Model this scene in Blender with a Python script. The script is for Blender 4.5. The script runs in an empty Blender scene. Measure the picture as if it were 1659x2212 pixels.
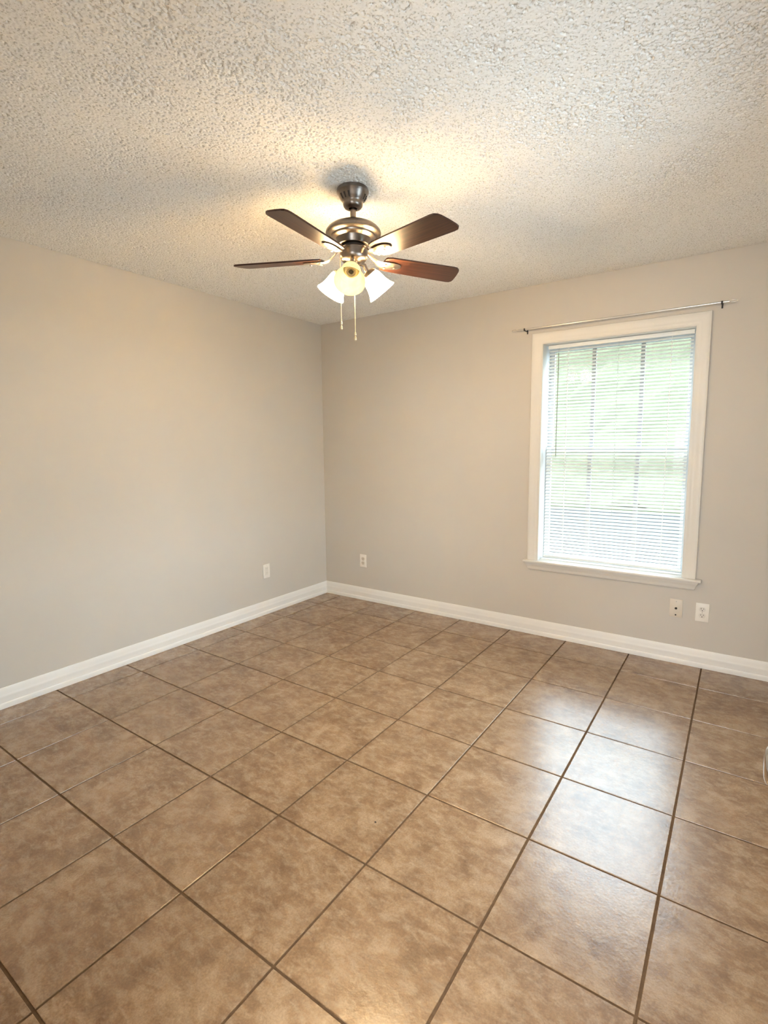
import bpy, bmesh, math, random
import numpy as np
from mathutils import Vector, Matrix, Euler

S = 0.4064                      # one floor tile (16 in) in metres; plan positions below are in tiles
C = bpy.context.scene.collection
SC = bpy.context.scene
PI = math.pi
# ------------------------------------------------------------------ room measures (tiles)
XL, XR = -0.459, 8.25           # left / right wall faces
YB, YF = 6.783, -1.72           # window wall / door wall faces
H = 5.9926                      # ceiling height
WT = 0.40                       # wall thickness
def P(x, y, z): return Vector((x * S, y * S, z * S))

# ------------------------------------------------------------------ camera
cam_d = bpy.data.cameras.new('camera'); cam = bpy.data.objects.new('camera', cam_d); C.objects.link(cam)
yaw, pitch, roll = -0.604366153, -0.118243706, -0.00885962727
f = Vector((math.sin(yaw) * math.cos(pitch), math.cos(yaw) * math.cos(pitch), math.sin(pitch)))
r0 = Vector((math.cos(yaw), -math.sin(yaw), 0)); u0 = r0.cross(f)
r_ = math.cos(roll) * r0 + math.sin(roll) * u0
u_ = -math.sin(roll) * r0 + math.cos(roll) * u0
m = Matrix((r_, u_, -f)).transposed().to_4x4(); m.translation = P(7.32078, -2.02029, 3.36594)
cam.matrix_world = m
cam_d.sensor_fit = 'VERTICAL'; cam_d.sensor_height = 36.0; cam_d.sensor_width = 27.0
cam_d.lens = 1111.81225 / 2212 * 36
cam_d.shift_x = (829.5 - 834.263) / 2212; cam_d.shift_y = (1095.146 - 1106) / 2212
cam_d.clip_start = 0.02
SC.camera = cam

# ------------------------------------------------------------------ exposure, sky, sun, large lights
SC.view_settings.view_transform = 'Standard'; SC.view_settings.look = 'None'
SC.view_settings.exposure = 0.68; SC.view_settings.gamma = 1.0; SC.view_settings.use_curve_mapping = False
SC.cycles.use_denoising = True
SC.cycles.use_adaptive_sampling = True; SC.cycles.adaptive_threshold = 0.03; SC.cycles.adaptive_min_samples = 16
SC.cycles.max_bounces = 10; SC.cycles.diffuse_bounces = 6; SC.cycles.glossy_bounces = 4; SC.cycles.transmission_bounces = 6; SC.cycles.transparent_max_bounces = 16
SC.cycles.sample_clamp_indirect = 10.0

W = bpy.data.worlds.new('sky'); SC.world = W; W.use_nodes = True
bg = W.node_tree.nodes['Background']
bg.inputs['Color'].default_value = (0.72, 0.87, 1.0, 1); bg.inputs['Strength'].default_value = 9.6

def area(name, loc, direction, sx, sy, power, color):
    d = bpy.data.lights.new(name, 'AREA'); o = bpy.data.objects.new(name, d); C.objects.link(o)
    d.shape = 'RECTANGLE'; d.size = sx; d.size_y = sy; d.energy = power; d.color = color
    o.location = loc; o.rotation_euler = Vector(direction).to_track_quat('-Z', 'Y').to_euler()
    return o
# fill light added over the unseen hall outside the door
area('hall_fill_top', P(6.6, -3.6, H - 0.25), (0, 0, -1), 0.6, 0.6, 24.0, (1.0, 0.96, 0.90))
# added fill panel, no window there, shining through the open doorway
area('hall_fill_panel', P(6.75, YF - 4.0, 3.5), (0, 1, 0), 1.3, 1.6, 56.0, (0.80, 0.92, 1.0))

# ------------------------------------------------------------------ materials
def new_mat(name):
    mt = bpy.data.materials.new(name); mt.use_nodes = True
    nt = mt.node_tree; b = nt.nodes['Principled BSDF']
    return mt, nt, b
def node(nt, t, **kw):
    n = nt.nodes.new(t)
    for k, v in kw.items():
        if k in n.inputs.keys() if hasattr(n.inputs, 'keys') else False: n.inputs[k].default_value = v
        else: setattr(n, k, v)
    return n
def setin(n, **kw):
    for k, v in kw.items(): n.inputs[k.replace('_', ' ')].default_value = v
def ramp(nt, stops):
    n = nt.nodes.new('ShaderNodeValToRGB'); e = n.color_ramp.elements
    while len(e) < len(stops): e.new(0.5)
    for el, (p_, c_) in zip(e, stops): el.position = p_; el.color = (*c_, 1)
    return n
def noise(nt, vec, scale, detail=4, rough=0.55, dist=0.0):
    n = nt.nodes.new('ShaderNodeTexNoise'); setin(n, Scale=scale, Detail=detail, Roughness=rough, Distortion=dist)
    if vec is not None: nt.links.new(vec, n.inputs['Vector'])
    return n
def bump(nt, b, height, strength, dist):
    n = nt.nodes.new('ShaderNodeBump'); setin(n, Strength=strength, Distance=dist)
    nt.links.new(height, n.inputs['Height']); nt.links.new(n.outputs['Normal'], b.inputs['Normal'])
    return n
def plain(name, col, rough=0.5, metal=0.0, mottled=0.04, scale=40, bumpy=0.0):
    mt, nt, b = new_mat(name)
    tc = nt.nodes.new('ShaderNodeTexCoord'); n = noise(nt, tc.outputs['Object'], scale, 3)
    c = Vector(col)
    rp = ramp(nt, [(0.3, tuple(c * (1 - mottled))), (0.7, tuple(c * (1 + mottled * 0.6)))])
    nt.links.new(n.outputs['Fac'], rp.inputs['Fac']); nt.links.new(rp.outputs['Color'], b.inputs['Base Color'])
    setin(b, Roughness=rough, Metallic=metal)
    if bumpy: bump(nt, b, n.outputs['Fac'], bumpy, 0.002)
    return mt

M = {}
# painted drywall with a light orange-peel texture
mt, nt, b = new_mat('greige_wall_paint'); M['wall'] = mt
tc = nt.nodes.new('ShaderNodeTexCoord'); n = noise(nt, tc.outputs['Object'], 260, 2)
n2 = noise(nt, tc.outputs['Object'], 1.3, 3)
rp = ramp(nt, [(0.3, (0.590, 0.548, 0.497)), (0.7, (0.610, 0.567, 0.514))])
nt.links.new(n2.outputs['Fac'], rp.inputs['Fac']); nt.links.new(rp.outputs['Color'], b.inputs['Base Color'])
setin(b, Roughness=0.62); b.inputs['Specular IOR Level'].default_value = 0.3
bump(nt, b, n.outputs['Fac'], 0.12, 0.0012)
# popcorn ceiling
mt, nt, b = new_mat('popcorn_plaster'); M['ceiling'] = mt
tc = nt.nodes.new('ShaderNodeTexCoord'); n = noise(nt, tc.outputs['Object'], 420, 3)
rp = ramp(nt, [(0.3, (0.86, 0.85, 0.82)), (0.7, (0.90, 0.89, 0.86))])
nt.links.new(n.outputs['Fac'], rp.inputs['Fac']); nt.links.new(rp.outputs['Color'], b.inputs['Base Color'])
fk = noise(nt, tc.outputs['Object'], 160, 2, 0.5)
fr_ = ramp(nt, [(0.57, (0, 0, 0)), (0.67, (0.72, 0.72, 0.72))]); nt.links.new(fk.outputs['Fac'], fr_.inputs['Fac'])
fm = nt.nodes.new('ShaderNodeMix'); fm.data_type = 'RGBA'; fm.inputs[7].default_value = (0.45, 0.43, 0.36, 1)   # shade of the popcorn pits painted in as random tan flecks
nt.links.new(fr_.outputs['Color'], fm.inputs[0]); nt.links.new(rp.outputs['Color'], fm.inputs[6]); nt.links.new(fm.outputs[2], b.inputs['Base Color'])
setin(b, Roughness=0.95); b.inputs['Specular IOR Level'].default_value = 0.1
bump(nt, b, n.outputs['Fac'], 0.25, 0.0015)
# ceramic floor tile: each tile takes its own patch of a travertine-like pattern
mt, nt, b = new_mat('tan_ceramic_tile'); M['tile'] = mt
L = nt.links.new
tc = nt.nodes.new('ShaderNodeTexCoord')
sc = nt.nodes.new('ShaderNodeVectorMath'); sc.operation = 'SCALE'; sc.inputs['Scale'].default_value = 1 / S
L(tc.outputs['Object'], sc.inputs[0])
fl = nt.nodes.new('ShaderNodeVectorMath'); fl.operation = 'FLOOR'; L(sc.outputs['Vector'], fl.inputs[0])
sx = nt.nodes.new('ShaderNodeSeparateXYZ'); L(fl.outputs['Vector'], sx.inputs[0])
cx = nt.nodes.new('ShaderNodeCombineXYZ'); L(sx.outputs['X'], cx.inputs['X']); L(sx.outputs['Y'], cx.inputs['Y'])
wn = nt.nodes.new('ShaderNodeTexWhiteNoise'); wn.noise_dimensions = '3D'; L(cx.outputs['Vector'], wn.inputs['Vector'])
off = nt.nodes.new('ShaderNodeVectorMath'); off.operation = 'MULTIPLY_ADD'
off.inputs[1].default_value = (37, 37, 37); L(wn.outputs['Color'], off.inputs[0]); L(sc.outputs['Vector'], off.inputs[2])
big = noise(nt, off.outputs['Vector'], 1.6, 4, 0.55, 0.4)
mid = noise(nt, off.outputs['Vector'], 4.2, 10, 0.70, 0.35)
fin = noise(nt, off.outputs['Vector'], 70, 3, 0.7)
mp = nt.nodes.new('ShaderNodeMapping'); mp.inputs['Scale'].default_value = (1.0, 1.8, 1.0); mp.inputs['Rotation'].default_value = (0, 0, 0.5)
L(off.outputs['Vector'], mp.inputs['Vector'])
vein = noise(nt, mp.outputs['Vector'], 8.5, 10, 0.66, 0.4)
r1 = ramp(nt, [(0.36, (0.198, 0.103, 0.046)), (0.50, (0.270, 0.156, 0.079)), (0.64, (0.342, 0.216, 0.120))])
L(big.outputs['Fac'], r1.inputs['Fac'])
r2 = ramp(nt, [(0.33, (0.130, 0.066, 0.028)), (0.46, (0.235, 0.135, 0.068)), (0.55, (0.310, 0.195, 0.105)), (0.69, (0.500, 0.355, 0.225))])
L(mid.outputs['Fac'], r2.inputs['Fac'])
mx = nt.nodes.new('ShaderNodeMix'); mx.data_type = 'RGBA'; mx.inputs[0].default_value = 0.60
L(r1.outputs['Color'], mx.inputs[6]); L(r2.outputs['Color'], mx.inputs[7])
r3 = ramp(nt, [(0.46, (0, 0, 0)), (0.72, (0.65, 0.65, 0.65))])
L(vein.outputs['Fac'], r3.inputs['Fac'])
mx2 = nt.nodes.new('ShaderNodeMix'); mx2.data_type = 'RGBA'; mx2.inputs[7].default_value = (0.43, 0.31, 0.20, 1)
L(r3.outputs['Color'], mx2.inputs[0]); L(mx.outputs[2], mx2.inputs[6])
r4 = ramp(nt, [(0.3, (0.80, 0.80, 0.80)), (0.7, (1.14, 1.14, 1.14))]); L(fin.outputs['Fac'], r4.inputs['Fac'])
mu = nt.nodes.new('ShaderNodeMix'); mu.data_type = 'RGBA'; mu.blend_type = 'MULTIPLY'; mu.inputs[0].default_value = 1.0
L(mx2.outputs[2], mu.inputs[6]); L(r4.outputs['Color'], mu.inputs[7])
L(mu.outputs[2], b.inputs['Base Color'])
pit = nt.nodes.new('ShaderNodeTexNoise'); setin(pit, Scale=42.0, Detail=2.0, Roughness=0.5); L(off.outputs['Vector'], pit.inputs['Vector'])
b.inputs['Roughness'].default_value = 0.27
b.inputs['Specular IOR Level'].default_value = 1.0; b.inputs['IOR'].default_value = 1.55
ad = nt.nodes.new('ShaderNodeMath'); ad.operation = 'MULTIPLY_ADD'; ad.inputs[1].default_value = 0.7
L(pit.outputs['Fac'], ad.inputs[0]); L(big.outputs['Fac'], ad.inputs[2])
bump(nt, b, ad.outputs['Value'], 0.13, 0.004)
M['grout'] = plain('brown_grout', (0.135, 0.082, 0.045), 0.75, 0, 0.25, 60, 0.3)
M['trim'] = plain('white_trim_paint', (0.84, 0.82, 0.79), 0.42, 0, 0.015, 6)
M['casing'] = plain('off_white_casing_paint', (0.75, 0.72, 0.67), 0.42, 0, 0.015, 6)
M['vinyl'] = plain('white_vinyl', (0.82, 0.83, 0.82), 0.4, 0, 0.01, 10)
M['sash_vinyl'] = plain('grey_sash_vinyl', (0.60, 0.62, 0.64), 0.45, 0, 0.01, 10)
M['muntin_shade'] = plain('shaded_muntin_grey', (0.42, 0.43, 0.43), 0.5, 0, 0.02, 10)  # white vinyl darkened to grey: backlit shade put into its colour
M['plate'] = plain('white_plastic_plate', (0.84, 0.80, 0.74), 0.35, 0, 0.01, 30)
M['beige_plate'] = plain('almond_plastic_plate', (0.70, 0.63, 0.54), 0.4, 0, 0.02, 30)
M['plate_inset'] = plain('receptacle_plastic', (0.74, 0.70, 0.64), 0.35, 0, 0.01, 30)
M['slot'] = plain('dark_slot', (0.035, 0.027, 0.02), 0.7, 0, 0.02, 30)
M['screw'] = plain('painted_screw', (0.45, 0.40, 0.35), 0.4, 0.4, 0.02, 30)
M['nickel'] = plain('brushed_nickel', (0.25, 0.215, 0.19), 0.30, 1.0, 0.10, 90)
M['iron_nickel'] = plain('blade_bracket_nickel', (0.42, 0.37, 0.33), 0.34, 1.0, 0.06, 90)
M['chrome'] = plain('polished_knob_nickel', (0.62, 0.58, 0.54), 0.08, 1.0, 0.02, 20)
M['rod_metal'] = plain('satin_rod_metal', (0.80, 0.77, 0.72), 0.22, 0.6, 0.04, 90)
M['black'] = plain('black_bracket_paint', (0.012, 0.010, 0.010), 0.45, 0, 0.05, 50)
M['wand'] = plain('clear_grey_wand', (0.30, 0.33, 0.25), 0.2, 0, 0.02, 50)
M['cord'] = plain('white_cord', (0.85, 0.85, 0.82), 0.7, 0, 0.02, 200)
M['grey_cord'] = plain('grey_lift_cord', (0.50, 0.52, 0.47), 0.7, 0, 0.02, 200)
M['chain'] = plain('pale_brass_chain', (0.80, 0.70, 0.48), 0.3, 0.8, 0.05, 300)
M['crumb'] = plain('dark_crumb', (0.03, 0.018, 0.01), 0.8, 0, 0.2, 300)
M['door'] = plain('white_door_paint', (0.80, 0.77, 0.72), 0.4, 0, 0.01, 8)
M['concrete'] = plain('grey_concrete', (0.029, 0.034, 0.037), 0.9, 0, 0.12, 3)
M['bounce_white'] = plain('white_bounce_surface', (0.72, 0.73, 0.74), 0.9, 0, 0.05, 3)  # pale surface for the added bounce slab
M['lawn'] = plain('lawn_grass', (0.044, 0.054, 0.024), 0.9, 0, 0.25, 6)  # dark green with random mottling
M['leaf'] = plain('tree_leaves', (0.110, 0.114, 0.070), 0.8, 0, 0.08, 5)
M['bark'] = plain('tree_bark', (0.12, 0.085, 0.06), 0.9, 0, 0.3, 9)
M['ceramic'] = plain('socket_ceramic', (0.42, 0.33, 0.22), 0.5, 0, 0.05, 60)
# dark walnut / mahogany fan blades, grain along local X
mt, nt, b = new_mat('dark_mahogany'); M['wood'] = mt
tc = nt.nodes.new('ShaderNodeTexCoord'); mp = nt.nodes.new('ShaderNodeMapping'); mp.inputs['Scale'].default_value = (2.2, 55, 30)
nt.links.new(tc.outputs['Object'], mp.inputs['Vector']); n = noise(nt, mp.outputs['Vector'], 1.6, 6, 0.65, 0.5)
rp = ramp(nt, [(0.30, (0.014, 0.005, 0.003)), (0.5, (0.042, 0.014, 0.0075)), (0.72, (0.088, 0.031, 0.014))])
nt.links.new(n.outputs['Fac'], rp.inputs['Fac']); nt.links.new(rp.outputs['Color'], b.inputs['Base Color'])
setin(b, Roughness=0.36); bump(nt, b, n.outputs['Fac'], 0.08, 0.001)
# thin slats of the blind: white, letting part of the daylight through
mt = bpy.data.materials.new('blind_slat_vinyl'); mt.use_nodes = True; nt = mt.node_tree; nt.nodes.clear(); M['slat'] = mt
o = nt.nodes.new('ShaderNodeOutputMaterial'); mxs = nt.nodes.new('ShaderNodeMixShader'); mxs.inputs[0].default_value = 0.36
d_ = nt.nodes.new('ShaderNodeBsdfDiffuse'); t_ = nt.nodes.new('ShaderNodeBsdfTranslucent')
d_.inputs['Color'].default_value = (0.88, 0.88, 0.86, 1); t_.inputs['Color'].default_value = (0.90, 0.92, 0.88, 1)
nt.links.new(d_.outputs[0], mxs.inputs[1]); nt.links.new(t_.outputs[0], mxs.inputs[2]); nt.links.new(mxs.outputs[0], o.inputs[0])
# thin window glass
mt = bpy.data.materials.new('window_glass'); mt.use_nodes = True; nt = mt.node_tree; nt.nodes.clear(); M['glass'] = mt
o = nt.nodes.new('ShaderNodeOutputMaterial'); mxs = nt.nodes.new('ShaderNodeMixShader'); fr = nt.nodes.new('ShaderNodeFresnel'); fr.inputs[0].default_value = 1.45
tr = nt.nodes.new('ShaderNodeBsdfTransparent'); tr.inputs[0].default_value = (0.93, 0.97, 0.96, 1); gl = nt.nodes.new('ShaderNodeBsdfGlossy'); gl.inputs['Roughness'].default_value = 0.02
nt.links.new(fr.outputs[0], mxs.inputs[0]); nt.links.new(tr.outputs[0], mxs.inputs[1]); nt.links.new(gl.outputs[0], mxs.inputs[2]); nt.links.new(mxs.outputs[0], o.inputs[0])
for k in ('concrete', 'lawn', 'leaf', 'grout'): M[k].node_tree.nodes['Principled BSDF'].inputs['Specular IOR Level'].default_value = 0.05
# frosted lamp glass: lit, and unlit with an added glow
def shade_mat(name, strength, color, transl=0.5, glass=((0.86, 0.78, 0.55), (0.95, 0.91, 0.76))):
    mt = bpy.data.materials.new(name); mt.use_nodes = True; nt = mt.node_tree; nt.nodes.clear()
    o = nt.nodes.new('ShaderNodeOutputMaterial'); mxs = nt.nodes.new('ShaderNodeMixShader'); mxs.inputs[0].default_value = transl
    d_ = nt.nodes.new('ShaderNodeBsdfDiffuse'); t_ = nt.nodes.new('ShaderNodeBsdfTranslucent')
    tc = nt.nodes.new('ShaderNodeTexCoord'); n = noise(nt, tc.outputs['Object'], 28, 3, 0.6, 0.8)
    rp = ramp(nt, [(0.35, glass[0]), (0.65, glass[1])]); nt.links.new(n.outputs['Fac'], rp.inputs['Fac'])
    nt.links.new(rp.outputs['Color'], d_.inputs['Color']); nt.links.new(rp.outputs['Color'], t_.inputs['Color'])
    nt.links.new(d_.outputs[0], mxs.inputs[1]); nt.links.new(t_.outputs[0], mxs.inputs[2])
    em = nt.nodes.new('ShaderNodeEmission'); em.inputs['Strength'].default_value = strength; em.inputs['Color'].default_value = (*color, 1)
    ad = nt.nodes.new('ShaderNodeAddShader'); nt.links.new(mxs.outputs[0], ad.inputs[0]); nt.links.new(em.outputs[0], ad.inputs[1])
    nt.links.new(ad.outputs[0], o.inputs[0])
    return mt
M['shade_lit'] = shade_mat('lit_frosted_glass', 33.0, (1.0, 0.72, 0.43))
M['shade_added_glow'] = shade_mat('unlit_glass_added_glow', 0.42, (1.0, 0.84, 0.42), 0.5, ((0.66, 0.60, 0.34), (0.76, 0.72, 0.46)))  # no bulb here; glow put in for light from the other shades
mt, nt, b = new_mat('glowing_bulb'); M['bulb'] = mt
b.inputs['Emission Color'].default_value = (1, 0.72, 0.36, 1); b.inputs['Emission Strength'].default_value = 430

# ------------------------------------------------------------------ mesh helpers (metres)
def obj(name, bm, mat, parent=None, smooth=None, loc=None):
    bmesh.ops.remove_doubles(bm, verts=bm.verts, dist=1e-6) if False else None
    bmesh.ops.recalc_face_normals(bm, faces=bm.faces)
    me = bpy.data.meshes.new(name); bm.to_mesh(me); bm.free()
    me.materials.append(M[mat] if isinstance(mat, str) else mat)
    ob = bpy.data.objects.new(name, me); C.objects.link(ob)
    if smooth is not None:
        me.polygons.foreach_set('use_smooth', [True] * len(me.polygons))
        me.set_sharp_from_angle(angle=math.radians(smooth))
    if parent: ob.parent = parent
    if loc is not None: ob.location = loc
    return ob
def box(bm, x0, x1, y0, y1, z0, z1, bevel=0.0):
    vs = [bm.verts.new((x, y, z)) for x in (x0, x1) for y in (y0, y1) for z in (z0, z1)]
    fs = [bm.faces.new([vs[i] for i in q]) for q in ((0, 1, 3, 2), (4, 6, 7, 5), (0, 4, 5, 1), (2, 3, 7, 6), (0, 2, 6, 4), (1, 5, 7, 3))]
    if bevel:
        es = list({e for f_ in fs for e in f_.edges})
        bmesh.ops.bevel(bm, geom=es, offset=bevel, segments=2, affect='EDGES', profile=0.5)
def lathe(bm, prof, mat=Matrix.Identity(4), n=48, cap0=True, cap1=True):
    rings = []
    for r, z in prof:
        rings.append([bm.verts.new(mat @ Vector((r * math.cos(2 * PI * i / n), r * math.sin(2 * PI * i / n), z))) for i in range(n)])
    for a, c in zip(rings, rings[1:]):
        for i in range(n): bm.faces.new((a[i], a[(i + 1) % n], c[(i + 1) % n], c[i]))
    if cap0: bm.faces.new(rings[0])
    if cap1: bm.faces.new(rings[-1])
def tube(bm, pts, r, n=12, closed=False):
    pts = [Vector(p) for p in pts]; rings = []; k = len(pts); prev = None
    for i, p in enumerate(pts):
        a = pts[(i - 1) % k] if (closed or i > 0) else p
        c = pts[(i + 1) % k] if (closed or i < k - 1) else p
        t = (c - a).normalized()
        if prev is None:
            prev = t.cross(Vector((0, 0, 1)))
            if prev.length < 1e-3: prev = t.cross(Vector((1, 0, 0)))
        nn = (prev - t * prev.dot(t)).normalized(); prev = nn; bb = t.cross(nn)
        rr = r[i] if isinstance(r, (list, tuple)) else r
        rings.append([bm.verts.new(p + rr * (math.cos(2 * PI * j / n) * nn + math.sin(2 * PI * j / n) * bb)) for j in range(n)])
    prs = list(zip(rings, rings[1:])) + ([(rings[-1], rings[0])] if closed else [])
    for a, c in prs:
        for j in range(n): bm.faces.new((a[j], a[(j + 1) % n], c[(j + 1) % n], c[j]))
    if not closed: bm.faces.new(rings[0]); bm.faces.new(rings[-1])
def sweep(bm, prof, a, b_, out, up=Vector((0, 0, 1))):
    """profile (out, up) pairs swept straight from a to b_"""
    ra = [bm.verts.new(Vector(a) + out * p[0] + up * p[1]) for p in prof]
    rb = [bm.verts.new(Vector(b_) + out * p[0] + up * p[1]) for p in prof]
    k = len(prof)
    for i in range(k): bm.faces.new((ra[i], ra[(i + 1) % k], rb[(i + 1) % k], rb[i]))
    bm.faces.new(ra); bm.faces.new(rb)
def ball(bm, c, r, sub=2, scale=(1, 1, 1)):
    bmesh.ops.create_icosphere(bm, subdivisions=sub, radius=r, matrix=Matrix.Translation(c) @ Matrix.Diagonal((*scale, 1)))
def empty(name, loc, rz=0.0):
    o = bpy.data.objects.new(name, None); C.objects.link(o); o.location = loc; o.rotation_euler = (0, 0, rz); o.empty_display_size = 0.05
    return o
def tag(o, label, cat, group=None, kind=None):
    o['label'] = label; o['category'] = cat
    if group: o['group'] = group
    if kind: o['kind'] = kind
    return o
def struct(o): o['kind'] = 'structure'; return o
def part(o, label): o['label'] = label; return o

# ------------------------------------------------------------------ floor
bm = bmesh.new(); g = 0.0088
for i in range(-1, 9):
    for j in range(-2, 8):
        x0, x1 = max(i + g, XL), min(i + 1 - g, XR); y0, y1 = max(j + g, YF - WT), min(j + 1 - g, YB)
        if x1 - x0 < 0.02 or y1 - y0 < 0.02: continue
        box(bm, x0 * S, x1 * S, y0 * S, y1 * S, -0.010, 0.0, 0.0016)
floor = struct(obj('floor', bm, 'tile'))
bm = bmesh.new(); box(bm, (XL - WT) * S, (XR + WT) * S, (YF - 4.3) * S, (YB + WT) * S, -0.12, -0.0026)
obj('grout', bm, 'grout', floor)
bm = bmesh.new(); box(bm, 3.6 * S, 8.6 * S, (YF - 4.2) * S, (YF - WT - 0.02) * S, -0.0026, 0.0)
obj('hall_tile', bm, 'tile', floor)

# ------------------------------------------------------------------ walls
def wall(name, x0, x1, y0, y1, z0=-0.25, z1=None, hole=None, axis='x'):
    """one wall slab, optionally with a rectangular hole (a0, a1, z0, z1) along its long axis"""
    bm = bmesh.new(); z1 = H + 0.1 if z1 is None else z1
    if hole is None: box(bm, x0 * S, x1 * S, y0 * S, y1 * S, z0 * S, z1 * S)
    else:
        a0, a1, h0, h1 = hole; lo, hi = (x0, x1) if axis == 'x' else (y0, y1)
        for p, q, c, d in ((lo, a0, z0, z1), (a1, hi, z0, z1), (a0, a1, z0, h0), (a0, a1, h1, z1)):
            if q - p < 1e-4 or d - c < 1e-4: continue
            if axis == 'x': box(bm, p * S, q * S, y0 * S, y1 * S, c * S, d * S)
            else: box(bm, x0 * S, x1 * S, p * S, q * S, c * S, d * S)
    return struct(obj(name, bm, 'wall'))
WX0, WX1, WZ0, WZ1 = 4.472, 6.668, 1.354, 5.026        # window opening seen in the photo
wall('wall_left', XL - WT, XL, YF - WT, YB + WT)
wall('wall_back', XL, XR, YB, YB + WT, hole=(WX0 - 0.03, WX1 + 0.03, WZ0 - 0.05, WZ1 + 0.03))
V0, V1, VZ0, VZ1 = 0.9, 3.6, 1.354, 5.20             # unseen window added for fill, in the right wall
wall('wall_right', XR, XR + WT, YF - WT, YB + WT, hole=(V0, V1, VZ0, VZ1), axis='y')
DX0, DX1, DZ = 5.55, 7.66, 5.02                        # doorway the camera stands in
wall('wall_front', XL, XR, YF - WT, YF, hole=(DX0, DX1, -0.25, DZ))
bm = bmesh.new()
box(bm, 3.4 * S, 3.6 * S, (YF - 4.2) * S, (YF - WT) * S, -0.1 * S, H * S)
box(bm, 8.45 * S, 8.65 * S, (YF - 4.2) * S, (YF - WT) * S, -0.1 * S, H * S)
box(bm, 3.4 * S, 8.65 * S, (YF - 4.4) * S, (YF - 4.2) * S, -0.1 * S, H * S)
struct(obj('wall_hall', bm, 'wall'))

# ------------------------------------------------------------------ popcorn ceiling
rng = np.random.default_rng(7)
step = 0.0025
nx = int((XR - XL) * S / step) + 1; ny = int((YB - YF) * S / step) + 1
def field(sig):
    k = rng.standard_normal((ny, nx)); F = np.fft.rfft2(k)
    fy = np.fft.fftfreq(ny, step)[:, None]; fx = np.fft.rfftfreq(nx, step)[None]
    F *= np.exp(-2 * (PI * sig) ** 2 * (fx ** 2 + fy ** 2))
    h = np.fft.irfft2(F, s=(ny, nx)); return h / h.std()
n1, n2, n3 = field(0.0021), field(0.0019), field(0.06)
def sst(a, lo, hi):
    t = np.clip((a - lo) / (hi - lo), 0, 1); return t * t * (3 - 2 * t)
hgt = 0.0070 * sst(n1 + 0.30 * n3, -1.75, -0.85) + 0.00035 * np.clip(n2, -1.5, 2.2)
gx = np.linspace(XL * S, XR * S, nx); gy = np.linspace(YF * S, YB * S, ny)
co = np.empty((ny, nx, 3), np.float32); co[..., 0] = gx[None]; co[..., 1] = gy[:, None]
edge = np.minimum.reduce([gx[None] - gx[0] + 0 * gy[:, None], gx[-1] - gx[None] + 0 * gy[:, None], gy[:, None] - gy[0] + 0 * gx[None], gy[-1] - gy[:, None] + 0 * gx[None]])
co[..., 2] = H * S + 0.0076 - hgt * np.clip(edge / 0.02, 0.35, 1)
idx = np.arange(nx * ny, dtype=np.int32).reshape(ny, nx)
quads = np.stack([idx[:-1, :-1], idx[1:, :-1], idx[1:, 1:], idx[:-1, 1:]], -1).reshape(-1)
me = bpy.data.meshes.new('ceiling'); nf = (nx - 1) * (ny - 1)
me.vertices.add(nx * ny); me.vertices.foreach_set('co', co.reshape(-1))
me.loops.add(nf * 4); me.loops.foreach_set('vertex_index', quads)
me.polygons.add(nf); me.polygons.foreach_set('loop_start', np.arange(0, nf * 4, 4, dtype=np.int32))
me.polygons.foreach_set('use_smooth', np.ones(nf, bool))
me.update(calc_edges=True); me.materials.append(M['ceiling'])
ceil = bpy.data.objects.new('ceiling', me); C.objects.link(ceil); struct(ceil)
bm = bmesh.new(); box(bm, (XL - WT) * S, (XR + WT) * S, (YF - 4.4) * S, (YB + WT) * S, H * S + 0.014, H * S + 0.2)
obj('ceiling_slab', bm, 'trim', ceil)

# ------------------------------------------------------------------ baseboards
BH = 0.272 * S
prof = [(0, 0), (0.0150, 0), (0.0155, 0.004), (0.0155, 0.024), (0.0140, 0.029), (0.0120, 0.031), (0.0118, 0.060), (0.0125, 0.064),
        (0.0112, 0.070), (0.0090, 0.080), (0.0088, 0.090), (0.0070, 0.097), (0.0058, BH - 0.004), (0.004, BH), (0, BH)]
def board(name, a, b_, out):
    bm = bmesh.new(); sweep(bm, prof, a, b_, out); return struct(obj(name, bm, 'trim', smooth=40))
board('baseboard_left', P(XL, YF, 0), P(XL, YB, 0), Vector((1, 0, 0)))
board('baseboard_back', P(XL, YB, 0), P(XR, YB, 0), Vector((0, -1, 0)))
board('baseboard_right', P(XR, YF, 0), P(XR, YB, 0), Vector((-1, 0, 0)))
board('baseboard_front', P(XL, YF, 0), P(DX0 - 0.16, YF, 0), Vector((0, 1, 0)))

# ------------------------------------------------------------------ window in the back wall
win = struct(empty('window_1', P((WX0 + WX1) / 2, YB, WZ0)))
WO = win.location.copy()
def wobj(name, bm, mat, smooth=None, parent=None):
    for v in bm.verts: v.co -= WO
    return obj(name, bm, mat, parent or win, smooth)
# casing: moulded, mitred at the two upper corners
cprof = [(0.000, 0.000), (0.000, 0.011), (0.004, 0.0135), (0.010, 0.0125), (0.016, 0.0125), (0.022, 0.0145), (0.028, 0.0150), (0.036, 0.0145),
         (0.044, 0.0165), (0.052, 0.0185), (0.060, 0.0190), (0.068, 0.0185), (0.074, 0.0165), (0.0765, 0.012), (0.0765, 0.000)]
cw = 0.0765
ix0, ix1, iz0, iz1 = WX0 * S, WX1 * S, WZ0 * S, WZ1 * S
def path_ring(k):
    d, h = cprof[k]
    return [Vector((ix0 - d, YB * S - h, iz0)), Vector((ix0 - d, YB * S - h, iz1 + d)), Vector((ix1 + d, YB * S - h, iz1 + d)), Vector((ix1 + d, YB * S - h, iz0))]
bm = bmesh.new(); rows = [[bm.verts.new(v) for v in path_ring(k)] for k in range(len(cprof))]
K = len(rows)
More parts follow.
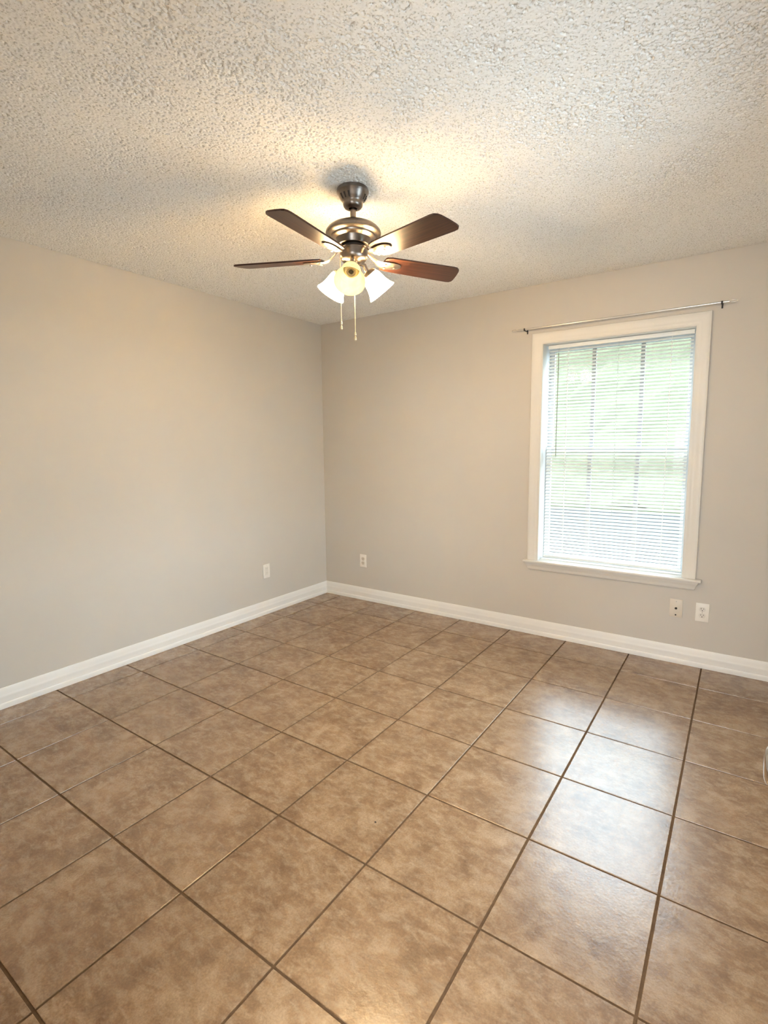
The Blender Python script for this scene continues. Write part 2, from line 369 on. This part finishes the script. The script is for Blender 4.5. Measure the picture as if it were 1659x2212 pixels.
for k in range(K):
    a, c = rows[k], rows[(k + 1) % K]
    for s in range(3): bm.faces.new((a[s], a[s + 1], c[s + 1], c[s]))
bm.faces.new([rw[0] for rw in rows]); bm.faces.new([rw[3] for rw in rows])
wobj('casing', bm, 'casing', 35)
# jamb lining and stops
bm = bmesh.new(); jd = 0.150; yb = YB * S
box(bm, ix0 - 0.012, ix0, yb, yb + jd, iz0, iz1 + 0.012); box(bm, ix1, ix1 + 0.012, yb, yb + jd, iz0, iz1 + 0.012)
box(bm, ix0 - 0.012, ix1 + 0.012, yb, yb + jd, iz1, iz1 + 0.012)
wobj('jamb', bm, 'vinyl')
# stool (inner sill) and moulded apron with returned ends
bm = bmesh.new()
box(bm, 4.232 * S, 6.930 * S, (YB - 0.120) * S, yb, iz0 - 0.016, iz0, 0.005)
box(bm, ix0 - 0.012, ix1 + 0.012, yb - 0.01, yb + jd, iz0 - 0.016, iz0)
wobj('stool', bm, 'casing', 35)
bm = bmesh.new()
lev = [(0.000, 0.034), (0.010, 0.033), (0.018, 0.029), (0.026, 0.024), (0.034, 0.0205), (0.042, 0.019), (0.048, 0.0165), (0.054, 0.012), (0.057, 0.006)]
rings = []
for dz, o_ in lev:
    z = iz0 - 0.016 - dz
    rings.append([bm.verts.new(v) for v in ((4.345 * S - o_, yb, z), (4.345 * S - o_, yb - o_, z), (6.805 * S + o_, yb - o_, z), (6.805 * S + o_, yb, z))])
for a, c in zip(rings, rings[1:]):
    for i in range(4): bm.faces.new((a[i], a[(i + 1) % 4], c[(i + 1) % 4], c[i]))
bm.faces.new(rings[0]); bm.faces.new(rings[-1])
wobj('apron', bm, 'casing', 25)
# sashes: vinyl frame, meeting rail at mid height, vertical muntins, panes
zm = 3.27 * S
def sash(z0, z1, y, name='sash'):
    bm = bmesh.new(); s = 0.036; d = 0.028
    box(bm, ix0, ix0 + s, y, y + d, z0, z1, 0.003); box(bm, ix1 - s, ix1, y, y + d, z0, z1, 0.003)
    box(bm, ix0 + s, ix1 - s, y, y + d, z0, z0 + s, 0.003); box(bm, ix0 + s, ix1 - s, y, y + d, z1 - s, z1, 0.003)
    o = wobj(name, bm, 'sash_vinyl', 30)
    for q in (1, 2):
        xm = ix0 + (ix1 - ix0) * q / 3
        bm = bmesh.new(); box(bm, xm - 0.013, xm + 0.013, y + 0.006, y + d - 0.006, z0 + s, z1 - s, 0.002)
        wobj('muntin', bm, 'muntin_shade', 30, o)
    bm = bmesh.new()
    vs = [bm.verts.new(v) for v in ((ix0 + s, y + d / 2, z0 + s), (ix1 - s, y + d / 2, z0 + s), (ix1 - s, y + d / 2, z1 - s), (ix0 + s, y + d / 2, z1 - s))]
    bm.faces.new(vs); wobj('pane', bm, 'glass', None, o)
    return o
sash(iz0, zm + 0.02, yb + 0.112)
sash(zm - 0.02, iz1, yb + 0.120 + 0.022)

# unseen window added in the right wall to brighten the room
fill_win = struct(empty('added_window', P(XR, (V0 + V1) / 2, VZ0))); W2 = fill_win.location.copy()
bm = bmesh.new(); s = 0.05
xa, xb = XR * S + 0.05, XR * S + 0.09; ya, yb2, za, zb = V0 * S, V1 * S, VZ0 * S, VZ1 * S
for q in ((ya, ya + s, za, zb), (yb2 - s, yb2, za, zb), (ya + s, yb2 - s, za, za + s), (ya + s, yb2 - s, zb - s, zb), (ya + s, yb2 - s, (za + zb) / 2 - 0.02, (za + zb) / 2 + 0.02)):
    box(bm, xa, xb, *q)
for v in bm.verts: v.co -= W2
obj('sash', bm, 'vinyl', fill_win)
bm = bmesh.new(); xm = (xa + xb) / 2
bm.faces.new([bm.verts.new(Vector(v) - W2) for v in ((xm, ya + s, za + s), (xm, yb2 - s, za + s), (xm, yb2 - s, zb - s), (xm, ya + s, zb - s))])
obj('pane', bm, 'glass', fill_win)

# ------------------------------------------------------------------ door, opened into the room beside the camera
door = struct(empty('door_1', P(7.614, YF + 0.01, 0.02)))
dw, dt, dh = 2.0 * S, 0.035, 4.93 * S
bm = bmesh.new()
box(bm, 0, dt, 0, dw, 0, dh, 0.002)
for (y0, y1, z0, z1) in ((0.12, dw / 2 - 0.05, 0.2, 0.85), (dw / 2 + 0.05, dw - 0.12, 0.2, 0.85), (0.12, dw / 2 - 0.05, 1.05, 1.85), (dw / 2 + 0.05, dw - 0.12, 1.05, 1.85)):
    box(bm, -0.004, 0.001, y0, y1, z0, z1, 0.002)
obj('door_leaf', bm, 'door', door)
bm = bmesh.new(); kz = 2.210 * S; ky = 1.855 * S
mk = Matrix.Translation((0, ky, kz)) @ Matrix.Rotation(-PI / 2, 4, 'Y')
lathe(bm, [(0.0, 0.0), (0.033, 0.0), (0.033, 0.004), (0.027, 0.009), (0.013, 0.012), (0.011, 0.026), (0.014, 0.031), (0.0225, 0.037), (0.0275, 0.046),
           (0.0284, 0.051), (0.0281, 0.057), (0.0255, 0.064), (0.019, 0.067), (0.010, 0.0678), (0.0, 0.068)], mk, 48, False, False)
knob = obj('door_knob', bm, 'chrome', door, 50)
bm = bmesh.new()
for x0, x1 in ((DX0 - 0.14, DX0), (DX1, DX1 + 0.14)): box(bm, x0 * S, x1 * S, YF * S, YF * S + 0.014, 0, (DZ + 0.14) * S, 0.003)
box(bm, DX0 * S, DX1 * S, YF * S, YF * S + 0.014, DZ * S, (DZ + 0.14) * S, 0.003)
struct(obj('trim_1', bm, 'trim'))

# ------------------------------------------------------------------ outdoors, seen only between the slats
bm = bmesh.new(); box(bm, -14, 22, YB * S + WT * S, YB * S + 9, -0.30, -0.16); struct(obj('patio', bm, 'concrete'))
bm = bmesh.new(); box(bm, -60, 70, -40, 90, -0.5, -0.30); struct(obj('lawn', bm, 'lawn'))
bm = bmesh.new(); box(bm, (XR + WT) * S + 0.05, (XR + WT) * S + 7, -9, YB * S + WT * S - 0.05, -0.30, -0.20); struct(obj('bounce_slab', bm, 'bounce_white'))  # unseen pale slab added to bounce daylight through the side window
bm = bmesh.new(); random.seed(11)      # a tall leafy hedge across the yard
hx, hz = 90, 22
def hv(i, k, back):
    z = -0.3 + 8.5 * k / hz
    return bm.verts.new((-24 + 40 * i / hx + random.uniform(-.15, .15), 14.0 + 0.22 * z + (2.0 if back else random.uniform(-.06, .06)), z + random.uniform(-.12, .12)))
hg = [[hv(i, k, False) for k in range(hz + 1)] for i in range(hx + 1)]
hb = [[hv(i, k, True) for k in (0, hz)] for i in (0, hx)]
for i in range(hx):
    for k in range(hz): bm.faces.new((hg[i][k], hg[i + 1][k], hg[i + 1][k + 1], hg[i][k + 1]))
bm.faces.new((hb[0][0], hb[1][0], hb[1][1], hb[0][1]))
bm.faces.new([hg[i][hz] for i in range(hx + 1)] + [hb[1][1], hb[0][1]])
bm.faces.new(hg[0] + [hb[0][1], hb[0][0]]); bm.faces.new(hg[hx] + [hb[1][1], hb[1][0]])
struct(obj('exterior_foliage', bm, 'leaf'))

# ------------------------------------------------------------------ ceiling fan
FX, FY = 3.8491, 2.45
fan = tag(empty('ceiling_fan', P(FX, FY, H)), 'brushed nickel ceiling fan with five dark wood blades and frosted glass lamps', 'ceiling fan')
def fz(z): return (z - H) * S
def T(l): return [(r * S, fz(z)) for r, z in l]
bm = bmesh.new()
lathe(bm, T([(0.0, 5.99), (0.160, 5.99), (0.166, 5.978), (0.166, 5.955), (0.158, 5.945), (0.150, 5.935), (0.136, 5.905), (0.118, 5.878), (0.106, 5.866), (0.103, 5.856),
             (0.103, 5.843), (0.098, 5.825), (0.086, 5.810), (0.066, 5.800), (0.050, 5.797), (0.044, 5.803), (0.044, 5.83)]), n=64, cap0=False)
can = obj('canopy', bm, 'nickel', fan, 30)
for k in range(18):
    if k % 6 > 2: continue
    bm = bmesh.new(); a = 2 * PI * k / 18 + 0.19
    mtx = Matrix.Translation((0.129 * S * math.cos(a), 0.129 * S * math.sin(a), fz(5.898))) @ Matrix.Rotation(a, 4, 'Z') @ Matrix.Rotation(math.radians(33), 4, 'Y')
    vs = [bm.verts.new(mtx @ Vector(q)) for q in ((-0.003, -0.0042, 0.011), (-0.003, 0.0042, 0.011), (-0.003, 0.0022, -0.011), (-0.003, -0.0022, -0.011),
                                                (0.0022, -0.0042, 0.011), (0.0022, 0.0042, 0.011), (0.0022, 0.0022, -0.011), (0.0022, -0.0022, -0.011))]
    for q in ((0, 1, 2, 3), (4, 5, 6, 7), (0, 1, 5, 4), (1, 2, 6, 5), (2, 3, 7, 6), (3, 0, 4, 7)): bm.faces.new([vs[i] for i in q])
    obj('vent_slot', bm, 'slot', can)
bm = bmesh.new(); lathe(bm, T([(0.030, 5.84), (0.030, 5.69)]), n=32); obj('downrod', bm, 'nickel', fan, 40)
bm = bmesh.new()
lathe(bm, T([(0.034, 5.715), (0.040, 5.708), (0.052, 5.690), (0.062, 5.668), (0.064, 5.655)]), n=48); obj('rod_collar', bm, 'nickel', fan, 40)
bm = bmesh.new()
lathe(bm, T([(0.05, 5.664), (0.100, 5.661), (0.150, 5.654), (0.195, 5.642), (0.235, 5.624), (0.265, 5.602), (0.283, 5.578), (0.288, 5.560), (0.286, 5.548), (0.272, 5.538),
             (0.250, 5.532), (0.240, 5.536), (0.232, 5.534), (0.228, 5.522), (0.215, 5.512), (0.188, 5.508), (0.180, 5.502), (0.172, 5.470), (0.160, 5.440), (0.150, 5.436), (0.120, 5.434)]), n=72)
motor = obj('motor_housing', bm, 'nickel', fan, 30)
bm = bmesh.new(); lathe(bm, T([(0.118, 5.437), (0.118, 5.395)]), n=48); obj('flywheel', bm, 'slot', motor, 40)
bm = bmesh.new()
lathe(bm, T([(0.10, 5.412), (0.140, 5.410), (0.147, 5.402), (0.147, 5.335), (0.141, 5.312), (0.124, 5.290), (0.098, 5.274), (0.064, 5.264), (0.050, 5.262), (0.042, 5.235), (0.030, 5.215), (0.012, 5.208)]), n=64)
sw = obj('switch_housing', bm, 'nickel', fan, 30)
# blades
ZB = 5.311
def blade_bm():
    bm = bmesh.new(); t = 0.0032
    st = [(0.335, 0.085), (0.345, 0.108), (0.40, 0.124), (0.60, 0.133), (0.90, 0.141), (1.10, 0.146), (1.19, 0.148), (1.235, 0.142), (1.262, 0.120), (1.272, 0.085), (1.276, 0.0)]
    up = [(x * S, w * S) for x, w in st]
    out = up + [(x, -w) for x, w in reversed(up[:-1])]
    # slightly skewed tip, as on the photo's blades
    out = [(x + (0.012 * y / (0.148 * S) if x > 1.15 * S else 0), y) for x, y in out]
    a = [bm.verts.new((x, y, t)) for x, y in out]; c = [bm.verts.new((x, y, -t)) for x, y in out]
    bm.faces.new(a); bm.faces.new(c)
    for i in range(len(out)): bm.faces.new((a[i], a[(i + 1) % len(out)], c[(i + 1) % len(out)], c[i]))
    return bm
def iron_bm():
    bm = bmesh.new()
    st = [(0.085, 0.100, 0.034, 0.010), (0.130, 0.096, 0.030, 0.010), (0.170, 0.078, 0.026, 0.012), (0.205, 0.048, 0.026, 0.013), (0.240, 0.016, 0.032, 0.013), (0.275, -0.008, 0.044, 0.012),
          (0.320, -0.020, 0.058, 0.010), (0.380, -0.022, 0.066, 0.008), (0.440, -0.020, 0.066, 0.008), (0.490, -0.018, 0.058, 0.007), (0.525, -0.017, 0.044, 0.007), (0.545, -0.016, 0.022, 0.006)]
    rows = []
    for x, z, w, t in st:
        ring = []
        for yy, dz in ((-1, 0), (-0.6, -0.45), (0, -0.75), (0.6, -0.45), (1, 0), (0.6, 0.5), (0, 0.6), (-0.6, 0.5)):
            ring.append(bm.verts.new((x * S, yy * w * S, (z + dz * t * 1.4) * S)))
        rows.append(ring)
    for a, c in zip(rows, rows[1:]):
        for i in range(8): bm.faces.new((a[i], a[(i + 1) % 8], c[(i + 1) % 8], c[i]))
    bm.faces.new(rows[0]); bm.faces.new(rows[-1])
    for x, y in ((0.36, 0.03), (0.36, -0.03), (0.47, 0.0)):
        lathe(bm, [(0.006, -0.036 * S), (0.0055, -0.038 * S - 0.001), (0.002, -0.038 * S - 0.002)], Matrix.Translation((x * S, y * S, 0)), 12)
    return bm
bld = obj('blade', blade_bm(), 'wood', fan); irn = obj('blade_iron', iron_bm(), 'iron_nickel', bld, 50)
for k in range(5):
    if k == 0: b_ = bld
    else:
        b_ = bld.copy(); C.objects.link(b_); b_.parent = fan
        i_ = irn.copy(); C.objects.link(i_); i_.parent = b_
    b_.location = (0, 0, fz(ZB)); b_.rotation_euler = (-0.2088, 0, -1.4508 + 2 * PI / 5 * k)
# lamps
tilt = math.radians(42)
def lamp_matrix(az, lit):
    d = Vector((math.cos(az) * math.sin(tilt), math.sin(az) * math.sin(tilt), -math.cos(tilt)))
    q = d.to_track_quat('Z', 'Y').to_matrix().to_4x4()
    c = Vector((math.cos(az) * 0.160, math.sin(az) * 0.160, (5.195 if lit else 5.172) - H)) * S
    return Matrix.Translation(c) @ q, d
for az_deg, lit in ((-60, False), (60, True), (180, True)):
    az = math.radians(az_deg); mx_, d = lamp_matrix(az, lit)
    bm = bmesh.new(); c = mx_.translation
    tube(bm, [Vector((math.cos(az) * 0.07 * S, math.sin(az) * 0.07 * S, fz(5.275))), Vector((math.cos(az) * 0.12 * S, math.sin(az) * 0.12 * S, fz(5.262))), c - d * 0.012, c + d * 0.002], [0.009, 0.009, 0.010, 0.012], 16)
    lathe(bm, [(0.013, -0.006), (0.026, -0.002), (0.0335, 0.006), (0.0345, 0.016), (0.0325, 0.0165)], mx_, 32)
    arm = obj('lamp_arm', bm, 'nickel', fan, 40)
    bm = bmesh.new()
    pr = [(0.0295, 0.004), (0.0335, 0.010), (0.0395, 0.022), (0.0430, 0.036), (0.0455, 0.050), (0.0485, 0.064), (0.0530, 0.078), (0.0595, 0.091), (0.0640, 0.098), (0.0645, 0.101)]
    full = pr + [(r - 0.0028, z) for r, z in reversed(pr)]
    lathe(bm, full, mx_, 48, False, False)
    sh = obj('lamp_shade', bm, 'shade_lit' if lit else 'shade_added_glow', fan, 60)
    part(sh, 'lit frosted glass bell shade' if lit else 'frosted glass bell shade seen into its open mouth, socket showing')
    bm = bmesh.new()
    lathe(bm, [(0.0, 0.008), (0.024, 0.008), (0.0255, 0.014), (0.0255, 0.034), (0.0235, 0.037), (0.019, 0.037), (0.017, 0.030), (0.0135, 0.030), (0.0135, 0.033), (0.011, 0.033)], mx_, 32, False, False)
    so_ = obj('socket', bm, 'ceramic', sh, 40)
    if lit:
        bm = bmesh.new(); lathe(bm, [(0.012, 0.034), (0.014, 0.044), (0.022, 0.058), (0.0255, 0.070), (0.022, 0.083), (0.012, 0.091), (0.0, 0.093)], mx_, 24, True, False)
        obj('bulb', bm, 'bulb', sh, 60)
    else:
        bm = bmesh.new(); lathe(bm, [(0.0, 0.0335), (0.011, 0.0335), (0.011, 0.031)], mx_, 4, False, True)
        obj('socket_contact', bm, 'slot', sh)
# pull chains: beaded chain with a turned fob
def chain(px, py, z0, z1):
    bm = bmesh.new(); n = int((z0 - z1) * S / 0.0046)
    for i in range(n):
        ball(bm, Vector((px * S, py * S, fz(z0) - i * 0.0046)), 0.0021, 1)
    tube(bm, [(px * S, py * S, fz(z0)), (px * S, py * S, fz(z1))], 0.0012, 6)
    o = obj('pull_chain', bm, 'chain', fan, 60)
    bm = bmesh.new(); zt = fz(z1)
    lathe(bm, [(0.0015, zt + 0.002), (0.0042, zt - 0.003), (0.0055, zt - 0.009), (0.004, zt - 0.013), (0.0018, zt - 0.0145)], Matrix.Translation((px * S, py * S, 0)), 16)
    lathe(bm, [(0.0015, zt - 0.0145), (0.0036, zt - 0.018), (0.0058, zt - 0.026), (0.0056, zt - 0.031), (0.003, zt - 0.0345)], Matrix.Translation((px * S, py * S, 0)), 16)
    obj('chain_fob', bm, 'chain', o, 60)
chain(-0.080, -0.125, 5.30, 4.665)
chain(0.066, -0.077, 5.29, 4.545)

# ------------------------------------------------------------------ window blind
BY = YB + 0.165; bx0, bx1 = 4.512, 6.640
blind = tag(empty('window_blind', P((bx0 + bx1) / 2, BY, 1.36)), 'white horizontal mini blind filling the window, grey tilt wand hanging at one edge', 'blind')
BO = blind.location.copy()
def bobj(name, bm, mat, smooth=None, parent=None):
    for v in bm.verts: v.co -= BO
    return obj(name, bm, mat, parent or blind, smooth)
bm = bmesh.new(); box(bm, bx0 * S, bx1 * S, BY * S - 0.0125, BY * S + 0.0125, 4.958 * S, 5.018 * S, 0.0015); bobj('head_rail', bm, 'vinyl', 30)
bm = bmesh.new(); box(bm, bx0 * S, bx1 * S, BY * S - 0.011, BY * S + 0.011, 1.392 * S, 1.425 * S, 0.002); bobj('bottom_rail', bm, 'vinyl', 30)
SL_W, SL_TILT, SL_N = 0.025, math.radians(33), 65
zt, zb_ = 4.925, 1.462
bm = bmesh.new(); prof = []
for i in range(7):
    s_ = i / 6 - 0.5; crown = 0.0016 * (1 - (2 * s_) ** 2)
    # s_ < 0: room-side edge (low), s_ > 0: outer edge (high)
    prof.append((s_ * SL_W * math.cos(SL_TILT) - crown * math.sin(SL_TILT), s_ * SL_W * math.sin(SL_TILT) + crown * math.cos(SL_TILT)))
hw = (bx1 - bx0) / 2 * S - 0.003
for s in (-1, 1): pass
ra = [bm.verts.new((-hw, y, z)) for y, z in prof]; rb = [bm.verts.new((hw, y, z)) for y, z in prof]
for i in range(6): bm.faces.new((ra[i], ra[i + 1], rb[i + 1], rb[i]))
slat = obj('slat', bm, 'slat', blind, 60)
for k in range(SL_N):
    o_ = slat if k == 0 else slat.copy()
    if k: C.objects.link(o_); o_.parent = blind
    z = zt + (zb_ - zt) * k / (SL_N - 1)
    o_.location = P(0, 0, z - 1.36)
for lx in (4.838, 6.352):
    bm = bmesh.new()
    for dy in (-0.0085, 0.0085): tube(bm, [(lx * S, BY * S + dy, 4.96 * S), (lx * S, BY * S + dy, 1.42 * S)], 0.0011, 6)
    for k in range(SL_N):
        z = (zt + (zb_ - zt) * k / (SL_N - 1)) * S
        ball(bm, Vector((lx * S, BY * S - 0.0095, z - 0.009)), 0.0032, 1, (1.0, 0.5, 1.2))
    bobj('ladder_cord', bm, 'cord')
bm = bmesh.new(); tube(bm, [(5.617 * S, BY * S - 0.0095, 4.96 * S), (5.617 * S, BY * S - 0.0095, 2.20 * S)], 0.0010, 6); part(bobj('lift_cord', bm, 'grey_cord'), 'thin grey lift cord')
bm = bmesh.new(); wy = BY * S - 0.021
tube(bm, [(4.692 * S, BY * S - 0.012, 4.955 * S), (4.692 * S, wy, 4.93 * S), (4.692 * S, wy, 4.87 * S)], 0.0012, 6)
tube(bm, [(4.692 * S, wy, 4.875 * S), (4.690 * S, wy - 0.002, 3.15 * S)], 0.0029, 6); part(bobj('wand', bm, 'wand', 30), 'grey tilt wand')

# ------------------------------------------------------------------ curtain rod
RZ, RY = 5.277, YB - 0.15
rod = tag(empty('curtain_rod', P(5.58, YB, RZ)), 'thin satin metal curtain rod on two black brackets above the window', 'curtain rod')
RO = rod.location.copy()
def robj(name, bm, mat, smooth=None):
    for v in bm.verts: v.co -= RO
    return obj(name, bm, mat, rod, smooth)
bm = bmesh.new()
tube(bm, [P(4.06, RY, RZ), P(5.42, RY, RZ)], 0.0062, 16); tube(bm, [P(5.40, RY, RZ), P(7.05, RY, RZ)], 0.0052, 16)
robj('rod_tube', bm, 'rod_metal', 40)
for xe, s in ((4.06, -1), (7.05, 1)):
    bm = bmesh.new(); pts = []
    for i in range(20):
        a = 2 * PI * i / 20
        pts.append(P(xe + s * 0.045, RY, RZ) + Vector((0.018 * math.cos(a), 0, 0.0058 * math.sin(a))))
    tube(bm, pts, 0.0017, 8, True); robj('end_loop', bm, 'rod_metal', 60)
for xb_ in (4.192, 6.964):
    bm = bmesh.new()
    box(bm, xb_ * S - 0.0042, xb_ * S + 0.0042, YB * S - 0.003, YB * S, RZ * S - 0.021, RZ * S + 0.006, 0.001)
    box(bm, xb_ * S - 0.0028, xb_ * S + 0.0028, RY * S, YB * S - 0.002, RZ * S - 0.0088, RZ * S - 0.0055)
    box(bm, xb_ * S - 0.0050, xb_ * S + 0.0050, RY * S - 0.007, RY * S + 0.007, RZ * S - 0.0095, RZ * S - 0.0045, 0.001)
    box(bm, xb_ * S - 0.0050, xb_ * S + 0.0050, RY * S - 0.0085, RY * S - 0.0052, RZ * S - 0.0095, RZ * S + 0.0065, 0.001)
    box(bm, xb_ * S - 0.0050, xb_ * S + 0.0050, RY * S + 0.0052, RY * S + 0.0085, RZ * S - 0.0095, RZ * S + 0.0065, 0.001)
    part(robj('bracket', bm, 'black'), 'black rod bracket')

# ------------------------------------------------------------------ wall plates (local: X across, Z up, -Y into the room)
def plate_base(name, loc, rz, mat):
    e = empty(name, loc, rz)
    bm = bmesh.new(); box(bm, -0.0350, 0.0350, -0.0058, 0.0, -0.0570, 0.0570, 0.0022); obj('cover_plate', bm, mat, e, 35)
    return e
def duplex(e, mat='plate_inset'):
    for zc in (0.0195, -0.0195):
        bm = bmesh.new(); n = 32; ring = []
        for i in range(n):
            a = 2 * PI * i / n; x = 0.0172 * math.cos(a); z = max(-0.0143, min(0.0143, 0.0172 * math.sin(a))); ring.append((x, z))
        a_ = [bm.verts.new((x, -0.0078, zc + z)) for x, z in ring]; c_ = [bm.verts.new((x, -0.004, zc + z)) for x, z in ring]
        bm.faces.new(a_); bm.faces.new(c_)
        for i in range(n): bm.faces.new((a_[i], a_[(i + 1) % n], c_[(i + 1) % n], c_[i]))
        rc = obj('receptacle', bm, mat, e)
        bm = bmesh.new(); box(bm, -0.0078, -0.0052, -0.0083, -0.006, zc + 0.0005, zc + 0.0085); obj('slot', bm, 'slot', rc)
        bm = bmesh.new(); box(bm, 0.0052, 0.0078, -0.0083, -0.006, zc + 0.0012, zc + 0.0078); obj('slot', bm, 'slot', rc)
        bm = bmesh.new(); lathe(bm, [(0.0028, 0.0), (0.0028, 0.0023)], Matrix.Translation((0, -0.006, zc - 0.0070)) @ Matrix.Rotation(PI / 2, 4, 'X'), 12)
        obj('ground_hole', bm, 'slot', rc)
    bm = bmesh.new(); lathe(bm, [(0.0030, 0.0), (0.0026, 0.0012)], Matrix.Translation((0, -0.0058, 0)) @ Matrix.Rotation(PI / 2, 4, 'X'), 14); obj('screw', bm, 'screw', e)
e = plate_base('wall_outlet', P(0.624, YB, 0.872), 0, 'plate'); duplex(e, 'beige_plate')
tag(e, 'small white duplex outlet on the window wall near the room corner', 'outlet')
e = plate_base('wall_outlet', P(6.964, YB, 0.853), 0, 'plate'); duplex(e)
tag(e, 'white duplex outlet beside the almond cable plate under the window', 'outlet')
e = plate_base('cable_plate', P(6.620, YB, 0.860), 0, 'beige_plate')
tag(e, 'almond cable plate with a jack and open screw hole below the window sill', 'wall plate')
RX = Matrix.Rotation(PI / 2, 4, 'X')
bm = bmesh.new(); lathe(bm, [(0.0068, 0.0), (0.0068, 0.004), (0.0048, 0.004), (0.0048, 0.010), (0.003, 0.010)], Matrix.Translation((0, -0.0055, 0)) @ RX, 16); obj('cable_jack', bm, 'slot', e, 40)
bm = bmesh.new(); lathe(bm, [(0.0032, 0.0), (0.0028, 0.0014)], Matrix.Translation((0, -0.0057, 0.042)) @ RX, 14); obj('screw', bm, 'screw', e)
bm = bmesh.new(); lathe(bm, [(0.0046, 0.0), (0.0046, 0.0008)], Matrix.Translation((0, -0.0056, -0.042)) @ RX, 16); obj('screw_hole', bm, 'slot', e)
e = plate_base('wall_outlet', P(XL, 4.963, 0.880), PI / 2, 'plate')
tag(e, 'white rectangular outlet alone on the plain left wall', 'outlet')
bm = bmesh.new(); box(bm, -0.0166, 0.0166, -0.0072, -0.004, -0.0335, 0.0335, 0.001); rc = obj('receptacle', bm, 'plate_inset', e)
for zc in (0.0175, -0.0175):
    for x0, h in ((-0.0074, 0.008), (0.0054, 0.007)):
        bm = bmesh.new(); box(bm, x0, x0 + 0.002, -0.0076, -0.006, zc, zc + h); obj('slot', bm, 'screw', rc)
for zc in (0.0475, -0.0475):
    bm = bmesh.new(); lathe(bm, [(0.0028, 0.0), (0.0024, 0.0012)], Matrix.Translation((0, -0.0057, zc)) @ RX, 14); obj('screw', bm, 'plate_inset', e)

# ------------------------------------------------------------------ a crumb on the floor
bm = bmesh.new(); ball(bm, Vector((0, 0, 0.002)), 0.0036, 2, (1.1, 0.8, 0.55))
random.seed(3)
for v in bm.verts: v.co *= 1 + random.uniform(-0.15, 0.15)
o_ = obj('crumb', bm, 'crumb'); o_.location = P(4.797, 1.419, 0.0)
tag(o_, 'tiny dark crumb lying on a tan floor tile', 'crumb')
